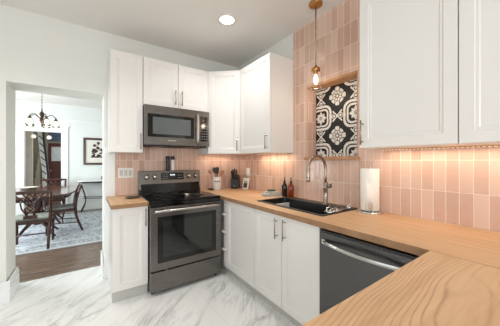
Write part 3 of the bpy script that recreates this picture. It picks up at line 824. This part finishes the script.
# knife block
bx_, by_ = -.135, -.165; bang = -.75
t = thing('knife_block', 'black knife block on the oak worktop in the corner', 'knife block', (bx_, by_, WT1), bang)
b = new()
pts = [(-.075, 0), (.085, 0), (.085, .145), (.01, .20), (-.075, .135)]   # (y, z) side outline; leans back
a0 = [b.verts.new((-.052, y, z)) for y, z in pts]; a1 = [b.verts.new((.052, y, z)) for y, z in pts]
b.faces.new(a0); b.faces.new(a1[::-1])
for i in range(len(pts)): b.faces.new([a0[i], a1[i], a1[(i+1) % 5], a0[(i+1) % 5]])
obj('block', b, 'blackp', t, .003)
b = new(); lathe(b, [(.011, -.0765), (.011, -.075), (0, -.075)], (0, 0, .035), 16, axis='y'); lathe(b, [(.011, -.0765), (0, -.0765)], (0, 0, .035), 16, axis='y'); obj('badge', b, 'white', t, label='small round white badge')
Rb = Matrix.Rotation(bang, 3, 'Z')
kn = None
sp_ = [(-.036, -.05, .158, .105), (-.012, -.05, .158, .10), (.012, -.05, .158, .105), (.036, -.05, .158, .095), (-.028, -.02, .18, .10), (.0, -.02, .18, .115), (.028, -.02, .18, .10)]
names_ = ['leftmost in the front row', 'second from left in the front row', 'third from left in the front row', 'rightmost in the front row', 'left one of the back row', 'tall middle one of the back row', 'right one of the back row']
for (x, y, z, L_), nm in zip(sp_, names_):
    p = Rb @ Vector((x, y, 0)) + Vector((bx_, by_, WT1+z))
    t = thing('knife', 'black knife handle standing in the knife block, '+nm, 'knife', p, bang, 'knives in the knife block')
    d = Vector((0, -.42, 1)).normalized(); 
    b = new(); w1 = Vector((.008, 0, 0)); w2 = d.cross(w1).normalized()*.011
    ri = []
    for s0, sc in ((.0, .8), (.01, 1), (L_*.5, .85), (L_*.9, 1.1), (L_, .8)):
        c_ = d*s0; ri.append([b.verts.new(c_+(w1*i+w2*j)*sc) for i, j in ((-1, -1), (1, -1), (1, 1), (-1, 1))])
    for q in range(4):
        for k in range(4): b.faces.new([ri[q][k], ri[q][(k+1) % 4], ri[q+1][(k+1) % 4], ri[q+1][k]])
    b.faces.new(ri[0][::-1]); b.faces.new(ri[-1]); obj('grip', b, 'black', t, .002)
    b = new(); c_ = d*-.04; box(b, -.0012, .0012, -.008, .008, -.0, .04)
    for v in b.verts: v.co = Vector((v.co.x, v.co.y, 0))+d*(v.co.z-.036)
    obj('blade', b, 'steel', t)
# small leaning sign
t = thing('small_print', 'small white print with dark figures leaning on tiles right of the knife block', 'picture', (-.075, -.325, WT1), -PI/2+.25)
b = new(); box(b, -.055, .055, -.006, .006, 0, .155)
for v in b.verts: v.co.y += v.co.z*.22
obj('board', b, 'ceramic', t, .002)
b = new()
for cx_, w2_ in ((-.02, .010), (.004, .012), (.026, .009)):
    box(b, cx_-w2_, cx_+w2_, -.0072, -.0058, .02, .085+.02*((cx_*1000) % 2)); box(b, cx_-.006, cx_+.006, -.0072, -.0058, .088, .115)
for v in b.verts: v.co.y += v.co.z*.22
obj('figures', b, 'mark', t)

# bottles
def bottle(name, label, x, y, m, cap='blackp'):
    t = thing(name, label, 'bottle', (x, y, WT1))
    b = new(); lathe(b, [(.029, 0), (.032, .004), (.032, .112), (.029, .125), (.016, .142), (.0125, .150), (.0125, .160), (0, .160)], seg=28); obj('glass_body', b, m, t)
    b = new(); lathe(b, [(.0135, .160), (.0135, .178), (.006, .181), (.0045, .20), (.0085, .203), (.0085, .212), (0, .214)], seg=18)
    tube(b, [(0, 0, .207), (-.014, -.014, .207), (-.024, -.024, .203)], .004, 8); obj('pump', b, cap, t)
bottle('soap_bottle', 'dark glass soap bottle standing behind the sink on the left', -.085, -1.140, 'darkliq')
bottle('soap_bottle', 'amber orange soap bottle standing right of the dark bottle', -.072, -1.242 if 0 else -1.228, 'amber')
for o_ in (): pass

# folded cloth with sponge
t = thing('folded_cloth', 'folded grey and white dish cloth lying on oak at the left end of the sink', 'cloth', (-.16, -1.0, WT1), -.5)
b = new()
for k, (hx, hy, z0) in enumerate(((.115, .085, 0), (.105, .078, .0125), (.09, .065, .0245), (.075, .05, .0365))):
    n1, n2 = 12, 9; dz = .0115
    g = [[None]*(n2+1) for _ in range(n1+1)]; g2 = [[None]*(n2+1) for _ in range(n1+1)]
    for i in range(n1+1):
        for j in range(n2+1):
            x = -hx+2*hx*i/n1; y = -hy+2*hy*j/n2; e_ = min(1, 4*min(i, n1-i)/n1+.25)*min(1, 4*min(j, n2-j)/n2+.25)
            x += .006*math.sin(7*y*20+k); y += .004*math.sin(x*60+k*2)
            g[i][j] = b.verts.new((x, y, z0+dz*(.55+.45*e_)+.0015*math.sin(x*70+k))); g2[i][j] = b.verts.new((x, y, z0+dz*(.4-.4*e_)))
    for i in range(n1):
        for j in range(n2):
            b.faces.new([g[i][j], g[i+1][j], g[i+1][j+1], g[i][j+1]]).smooth = True; b.faces.new([g2[i][j], g2[i][j+1], g2[i+1][j+1], g2[i+1][j]])
    for i in range(n1): b.faces.new([g[i][0], g2[i][0], g2[i+1][0], g[i+1][0]]); b.faces.new([g[i][n2], g[i+1][n2], g2[i+1][n2], g2[i][n2]])
    for j in range(n2): b.faces.new([g[0][j], g[0][j+1], g2[0][j+1], g2[0][j]]); b.faces.new([g[n1][j], g2[n1][j], g2[n1][j+1], g[n1][j+1]])
obj('layers', b, 'cloth', t)
b = new(); box(b, -.045, .04, -.028, .028, 0, .018)
tag(obj('sponge', b, 'green', bevel=.005, loc=(-.155, -1.0, WT1+.0495), rotz=-.3), 'dark green sponge lying on the folded cloth', 'sponge')

# paper towel
px_, py_ = -.095, -2.108
t = thing('paper_towel_holder', 'chrome paper towel holder on the oak worktop by the sink', 'paper towel holder', (px_, py_, WT1))
b = new(); lathe(b, [(.088, 0), (.09, .004), (.086, .010), (.02, .014), (0, .014)], seg=40); obj('base', b, 'chrome', t)
b = new(); tube(b, [(0, 0, .012), (0, 0, .335)], .005, 10); lathe(b, [(0, .333), (.009, .336), (.009, .345), (0, .349)], seg=16); obj('rod', b, 'chrome', t)
b = new(); a_ = math.atan2(CY-py_, CX-px_)+.10; cx_, cy_ = .083*math.cos(a_), .083*math.sin(a_); tx_, ty_ = -math.sin(a_)*.008, math.cos(a_)*.008
tube(b, [(cx_-tx_, cy_-ty_, .01), (cx_-tx_, cy_-ty_, .085), (cx_, cy_, .095), (cx_+tx_, cy_+ty_, .085), (cx_+tx_, cy_+ty_, .01)], .0028, 8); obj('guide_wire', b, 'chrome', t)
t = thing('paper_towel_roll', 'white paper towel roll standing on the chrome holder', 'paper towel', (px_, py_, WT1+.018))
b = new(); n = 44; rr_ = .067
prof = [(rr_-.004, 0), (rr_, .004), (rr_, .316), (rr_-.004, .32), (.02, .32), (.02, 0), (rr_-.004, 0)]
lathe(b, prof, seg=n); obj('roll', b, 'paper', t)
b = new()   # loose last sheet, its edge folded into a slanted flap
a0_ = a_-.55; g = []
for k in range(13):
    a1_ = a0_+1.35*k/12; g.append([b.verts.new(((rr_+.0015+.002*math.sin(k*.5))*math.cos(a1_), (rr_+.0015+.002*math.sin(k*.5))*math.sin(a1_), z)) for z in (.004, .10+.155*(1-k/12)**.8)])
for k in range(12): b.faces.new([g[k][0], g[k+1][0], g[k+1][1], g[k][1]]).smooth = True
sh_ = obj('loose_sheet', b, 'paper', t); so = sh_.modifiers.new('solid', 'SOLIDIFY'); so.thickness = .0012; so.offset = 1

# drinking glass and soap pump cap at the right end of the sink
t = thing('dish_rack', 'small chrome wire rack lying across the right end of the black sink', 'dish rack', (-.33, -1.962, zt))
b = new()
for y in (-.018, 0, .018): tube(b, [(-.10, y, .006), (.18, y, .006)], .004, 8)
for x in (-.10, .04, .18): tube(b, [(x, -.02, .006), (x, .02, .006)], .004, 8)
obj('wires', b, 'chrome', t)
b = new(); tube(b, [(-.075+.034*math.cos(PI*k/12), -.0, .008+.034*math.sin(PI*k/12)) for k in range(13)], .0045, 8); obj('loop', b, 'chrome', t)
b = new(); tube(b, [(.0+.05*math.cos(PI*k/12), .01, .008+.014*math.sin(PI*k/12)) for k in range(13)], .006, 8); obj('loop', b, 'chrome', t)
t = thing('sink_stopper', 'small black and chrome stopper on the right rim of the sink', 'stopper', (-.115, -1.945, zt))
b = new(); lathe(b, [(.020, 0), (.022, .004), (.02, .012), (.01, .016), (.006, .02), (.009, .032), (0, .034)], seg=22); obj('plug', b, 'chrome', t)

# ------------------------------------------------------------------ dining room things
b = new(); box(b, -1.65, 1.65, -1.35, 1.35, 0, .012)
tag(obj('area_rug', b, 'rug', bevel=.004, loc=(-2.55, 2.79, 0)), 'pale blue-grey patterned area rug under the dining table', 'rug')
Z0 = .0125
TX, TY = -2.60, 2.85
t = thing('dining_table', 'dark mahogany oval dining table on the patterned rug', 'table', (TX, TY, Z0))
def oval(hx, hy, n=40, p=3.2):
    o_ = []
    for k in range(n):
        a1_ = 2*PI*k/n; c_, s1_ = math.cos(a1_), math.sin(a1_)
        o_.append((hx*abs(c_)**(2/p)*(1 if c_ > 0 else -1), hy*abs(s1_)**(2/p)*(1 if s1_ > 0 else -1)))
    return o_
b = new(); prismz(b, oval(.53, 1.0), .71, .738); obj('tabletop', b, 'mahtop', t, .006)
b = new(); prismz(b, oval(.46, .92), .645, .709); obj('apron', b, 'mah', t)
for s1_ in (-1, 1):
    b = new(); lathe(b, [(.05, .20), (.075, .24), (.045, .30), (.038, .45), (.065, .52), (.07, .60), (.10, .64), (.10, .645)], (0, s1_*.5, 0), 20); obj('pedestal', b, 'mah', t)
    for a1_ in (PI/4, 3*PI/4, 5*PI/4, 7*PI/4):
        b = new(); dx_, dy_ = math.cos(a1_), math.sin(a1_)
        tube(b, [(0+dx_*r_, s1_*.5+dy_*r_, z) for r_, z in ((.03, .27), (.12, .24), (.22, .16), (.30, .07), (.36, .022))], [.03, .03, .026, .02, .02], 8)
        obj('leg', b, 'mah', t)
# chair: faces +y in its own frame, origin on the floor at the middle of the seat
def make_chair(label):
    t = thing('dining_chair', label, 'chair', (0, 0, Z0), 0, 'dining chairs')
    hw = .235
    for s1_ in (-1, 1):
        b = new(); tube(b, [(s1_*(hw-.02), .20, 0), (s1_*(hw-.02), .20, .2), (s1_*(hw-.015), .20, .43)], [.016, .018, .022], 8); obj('leg', b, 'mah', t)
        b = new(); tube(b, [(s1_*(hw-.03), -.31, 0), (s1_*(hw-.03), -.26, .13), (s1_*(hw-.025), -.215, .30), (s1_*(hw-.015), -.20, .46), (s1_*(hw-.008), -.215, .62), (s1_*(hw-.004), -.25, .78), (s1_*hw, -.30, .90)], [.017, .019, .022, .023, .021, .019, .017], 8); obj('leg', b, 'mah', t, label='rear leg rising into the back post')
    b = new(); prismz(b, [(-hw, .225), (-hw+.02, -.215), (hw-.02, -.215), (hw, .225)], .395, .445); obj('seat_frame', b, 'mah', t, .006)
    b = new(); prismz(b, [(-hw+.015, .215), (-hw+.03, -.19), (hw-.03, -.19), (hw-.015, .215)], .446, .485); obj('seat', b, 'seat', t, .016)
    def yb(z): return -.205-max(0, z-.48)*.2
    b = new()
    z0, z1 = .86, .915
    pts = [(-hw-.012, z0+.01)]+[(-hw+2*hw*k/10, z0+.012*math.sin(PI*k/10)) for k in range(11)]+[(hw+.012, z0+.01), (hw+.012, z1-.012)]+[(hw-2*hw*k/10, z1+.012*math.sin(PI*k/10)-.01) for k in range(11)]+[(-hw-.012, z1-.012)]
    prism(b, pts, -.305, -.275); obj('top_rail', b, 'mah', t, .004)
    # interlaced splat: crossing curved bars
    b = new()
    for s1_ in (-1, 1):
        for (xa, xb_, xc, xd) in ((.16, .05, -.03, .05), (.075, -.02, .06, .035), (.0, .10, .09, .045)):
            P = [(s1_*xa, .875), (s1_*(xa*.5+xb_*.5), .80), (s1_*xb_, .73), (s1_*xc, .64), (s1_*xd, .55), (s1_*.05, .485)]
            tube(b, [(x, yb(z)-.004, z) for x, z in P], .0105, 6)
    box(b, -.075, .075, -.232, -.205, .478, .53)
    obj('splat', b, 'mah', t)
    b = new(); tube(b, [(-hw+.02, .19, .2), (-hw+.03, -.235, .17)], .010, 6); tube(b, [(hw-.02, .19, .2), (hw-.03, -.235, .17)], .010, 6); tube(b, [(-hw+.02, -.02, .185), (hw-.02, -.02, .185)], .010, 6)
    obj('stretcher', b, 'mah', t)
    return t
ch = make_chair('dark lattice-back dining chair nearest the kitchen, its back to the doorway'); ch.location = (-2.575, 1.775, Z0)
ch.scale = (1, 1, .945)
c = copy_tree(ch); c['label'] = 'dark dining chair at the right side of the table seen in profile'; c.location = (-2.29, 2.52, Z0); c.rotation_euler[2] = PI/2+.08
c = copy_tree(ch); c['label'] = 'dark lattice-back dining chair at the far end of the table'; c.location = (-2.56, 4.02, Z0); c.rotation_euler[2] = PI
t = thing('serving_dish', 'white oval serving dish on the dining table', 'dish', (-2.86, 3.15, Z0+.738))
b = new(); lathe(b, [(0, 0), (.07, 0), (.10, .02), (.19, .045), (.192, .05), (.17, .046), (.09, .014), (0, .008)], seg=36)
for v in b.verts: v.co.y *= .7
obj('dish', b, 'ceramic', t)

# console with stone top
t = thing('console_table', 'white stone-topped console with black scrolled iron legs at far wall', 'table', (-1.60, 4.36, 0))
b = new(); prismz(b, oval(.50, .21, 40, 4), .775, .81); obj('stone_top', b, 'marb', t, .006)
b = new(); box(b, -.46, .46, -.17, .17, .735, .774); obj('apron', b, 'black', t, .003)
for sx_ in (-1, 1):
    for sy_ in (-1, 1):
        b = new(); n = 14
        pts = [(sx_*(.42-.12*math.sin(PI*k/n)*(1-.5*k/n)+.03*math.sin(2*PI*k/n)), sy_*.15, .735-.735*k/n+.008) for k in range(n+1)]
        tube(b, pts, .011, 8); obj('leg', b, 'black', t)
b = new()
for y in (-.15, .15): tube(b, [(-.37, y, .36), (0, y, .33), (.37, y, .36)], .008, 8)
obj('stretcher', b, 'black', t)
t = thing('small_box', 'small dark box standing on the white console at the far wall', 'box', (-1.53, 4.36, .81))
b = new(); box(b, -.05, .05, -.04, .04, 0, .085); obj('case', b, 'blackp', t, .004)
b = new(); box(b, -.036, .036, -.042, -.039, .012, .07); obj('face', b, 'dsteel', t)

# framed print
t = thing('framed_print', 'dark framed print of a gnarled brown figure on the dining room far wall', 'picture', (-1.665, FY-.012, 1.565))
fw, fh, e_ = .31, .365, .058
b = new()
box(b, -fw, -fw+e_, -.018, .010, -fh, fh); box(b, fw-e_, fw, -.018, .010, -fh, fh); box(b, -fw+e_, fw-e_, -.018, .010, fh-e_, fh); box(b, -fw+e_, fw-e_, -.018, .010, -fh, -fh+e_)
obj('frame', b, 'mah', t, .003)
b = new(); box(b, -fw+e_, fw-e_, -.004, .006, -fh+e_, fh-e_); pp = obj('print', b, 'paper2', t)
b = new(); rnd = random.Random(4)
def blob(cx_, cz_, rx_, rz_, yy_):
    n = 11; vs = [b.verts.new((cx_+rx_*(.75+.5*rnd.random())*math.cos(2*PI*k/n), yy_, cz_+rz_*(.75+.5*rnd.random())*math.sin(2*PI*k/n))) for k in range(n)]
    v2 = [b.verts.new(v.co+Vector((0, .0012, 0))) for v in vs]; b.faces.new(vs); b.faces.new(v2[::-1])
    for i in range(n): b.faces.new([vs[i], v2[i], v2[(i+1) % n], vs[(i+1) % n]])
for i in range(26):
    a1_ = rnd.uniform(0, 2*PI); r_ = rnd.uniform(.02, .135)
    blob(r_*math.cos(a1_)*1.25, .04+r_*1.5*math.sin(a1_), rnd.uniform(.018, .042), rnd.uniform(.018, .038), -.0052-.0001*i)
for x in (-.11, -.05, .03, .1): blob(x, -.15, .035, .022, -.0052)
blob(.02, .19, .012, .03, -.0052)
obj('drawing', b, 'bark', pp)

# chandelier
t = thing('chandelier', 'bronze five-arm chandelier with glass shades over the dining table', 'chandelier', (-2.60, 2.85, 0))
b = new(); lathe(b, [(0, 2.70), (.03, 2.705), (.06, 2.735), (.06, H-.0005), (0, H-.0005)], seg=24); obj('canopy', b, 'bronze', t)
b = new()
for k in range(14):
    z = 2.70-k*.030; n = 8
    tube(b, [(.009*math.cos(2*PI*q/n)*(1 if k % 2 else .0)+0, .009*math.cos(2*PI*q/n)*(0 if k % 2 else 1), z-.018+.018*math.sin(2*PI*q/n)) for q in range(n+1)], .0028, 6, caps=False)
obj('chain', b, 'bronze', t)
b = new(); lathe(b, [(0, 2.30), (.008, 2.29), (.012, 2.25), (.035, 2.22), (.04, 2.19), (.022, 2.15), (.028, 2.11), (.04, 2.08), (.02, 2.03), (.010, 1.99), (.014, 1.97), (0, 1.95)], seg=20); obj('stem', b, 'bronze', t)
for k in range(5):
    a1_ = 2*PI*k/5+2.62; dx_, dy_ = math.cos(a1_), math.sin(a1_)
    b = new(); tube(b, [(dx_*r_, dy_*r_, z) for r_, z in ((.02, 2.10), (.06, 2.14), (.11, 2.185), (.155, 2.19), (.19, 2.16), (.205, 2.13))], .007, 8)
    lathe(b, [(.0, 2.145), (.012, 2.14), (.014, 2.12), (.030, 2.10), (.030, 2.09), (0, 2.088)], (dx_*.205, dy_*.205, 0), 16); ar = obj('arm', b, 'bronze', t)
    b = new(); pr = [(.030, 2.095), (.036, 2.08), (.052, 2.05), (.062, 2.00), (.058, 1.965), (.055, 1.965), (.058, 2.00), (.048, 2.05), (.033, 2.077), (.028, 2.092)]
    lathe(b, pr, (dx_*.205, dy_*.205, 0), 20); obj('glass_shade', b, 'ribglass', ar)
    b = new(); lathe(b, [(.010, 2.083), (.022, 2.05), (.024, 2.03), (.015, 2.005), (0, 1.998)], (dx_*.205, dy_*.205, 0), 14); obj('bulb', b, 'bulb', ar)

# ------------------------------------------------------------------ hall beyond the cased opening
t = thing('staircase', 'dark and white staircase rising steeply in the hall beyond', 'staircase', (0, 0, 0))
b = new()
for k in range(9):
    box(b, -3.95, -3.12, 5.45+.17*k, 5.62+.17*k+.02, 0, .20*(k+1))
obj('steps', b, 'khaki', t)
b = new()
pts = [(-3.05, 2.6), (-2.93, 2.6), (-2.79, .55), (-2.79, 0), (-2.86, 0), (-2.86, .55)]
prism(b, pts, 5.46, 5.53); obj('stringer', b, 'trim', t)
b = new(); tube(b, [(-2.90, 5.44, 2.6), (-2.86, 5.44, 1.9), (-2.77, 5.44, .9), (-2.77, 5.44, .03)], .028, 8); obj('handrail', b, 'black', t)
for k in range(10):
    z = .75+k*.19; x = -2.79-.068*(z-.6)
    b = new(); tube(b, [(x-.09, 5.45, z+.10), (x+.0, 5.45, z)], .012, 6); obj('baluster', b, 'black', t)
b = new(); box(b, -3.10, -2.97, 7.13, 7.19, 0, 1.2); tag(obj('hall_panel', b, 'cream'), 'pale narrow panel left of the red-brown hall door', 'panel')
t = thing('door_1', 'x', 'x', (-2.53, 7.2, 0)); t['kind'] = 'structure'
del t['label'], t['category']
dwl, dwr = -.42, .42
b = new(); box(b, dwl, dwr, 0, .045, 0, 1.30); box(b, dwl, dwl+.08, 0, .045, 1.30, 1.90); box(b, dwr-.08, dwr, 0, .045, 1.30, 1.90); box(b, dwl+.08, dwr-.08, 0, .045, 1.78, 1.90)
box(b, dwl+.1, dwr-.1, -.012, .0, .62, 1.18); box(b, dwl+.1, dwr-.1, -.012, .0, .16, .52); obj('door_leaf', b, 'door', t, .004)
b = new(); box(b, dwl+.08, dwr-.08, .015, .03, 1.30, 1.78); obj('door_pane', b, 'frost', t)
b = new(); lathe(b, [(.012, 0), (.012, -.03), (.026, -.04), (.026, -.055), (0, -.062)], (dwl+.07, 0, .98), 14, axis='y'); obj('door_knob', b, 'brass', t)
b = new()
box(b, -4.1, -2.955, 7.2, 7.26, 0, H); box(b, -2.105, -1.2, 7.2, 7.26, 0, H); box(b, -2.955, -2.105, 7.2, 7.26, 2.5, H); box(b, -2.955, -2.105, 7.19, 7.27, 1.905, 1.96)
struct('wall_hall_front', b, 'khaki')
b = new(); box(b, -2.955, -2.105, 7.22, 7.24, 1.96, 2.5); o_ = obj('window_4', b, 'slate'); o_['kind'] = 'structure'
t = thing('hall_lamp', 'two-globe hanging lamp in the hall beyond the cased opening', 'ceiling light', (-2.86, 5.0, 0))
b = new(); lathe(b, [(0, H-.03), (.05, H-.025), (.05, H-.0005), (0, H-.0005)], seg=20); tube(b, [(0, 0, 2.12), (0, 0, H-.02)], .006, 6); tube(b, [(-.14, -.1, 1.98), (-.12, -.08, 2.10), (0, 0, 2.14), (.12, .08, 2.10), (.14, .1, 1.98)], .007, 6); obj('bracket', b, 'bronze', t)
for s1_ in (-1, 1):
    b = new(); lathe(b, [(.02, 1.985)]+[(.052*math.sin(PI*k/10), 1.93+.052*math.cos(PI*k/10)) for k in range(1, 11)], (s1_*.14, s1_*.1, 0), 20); obj('globe', b, emit('globe_glow', (255, 240, 220), .45), t)
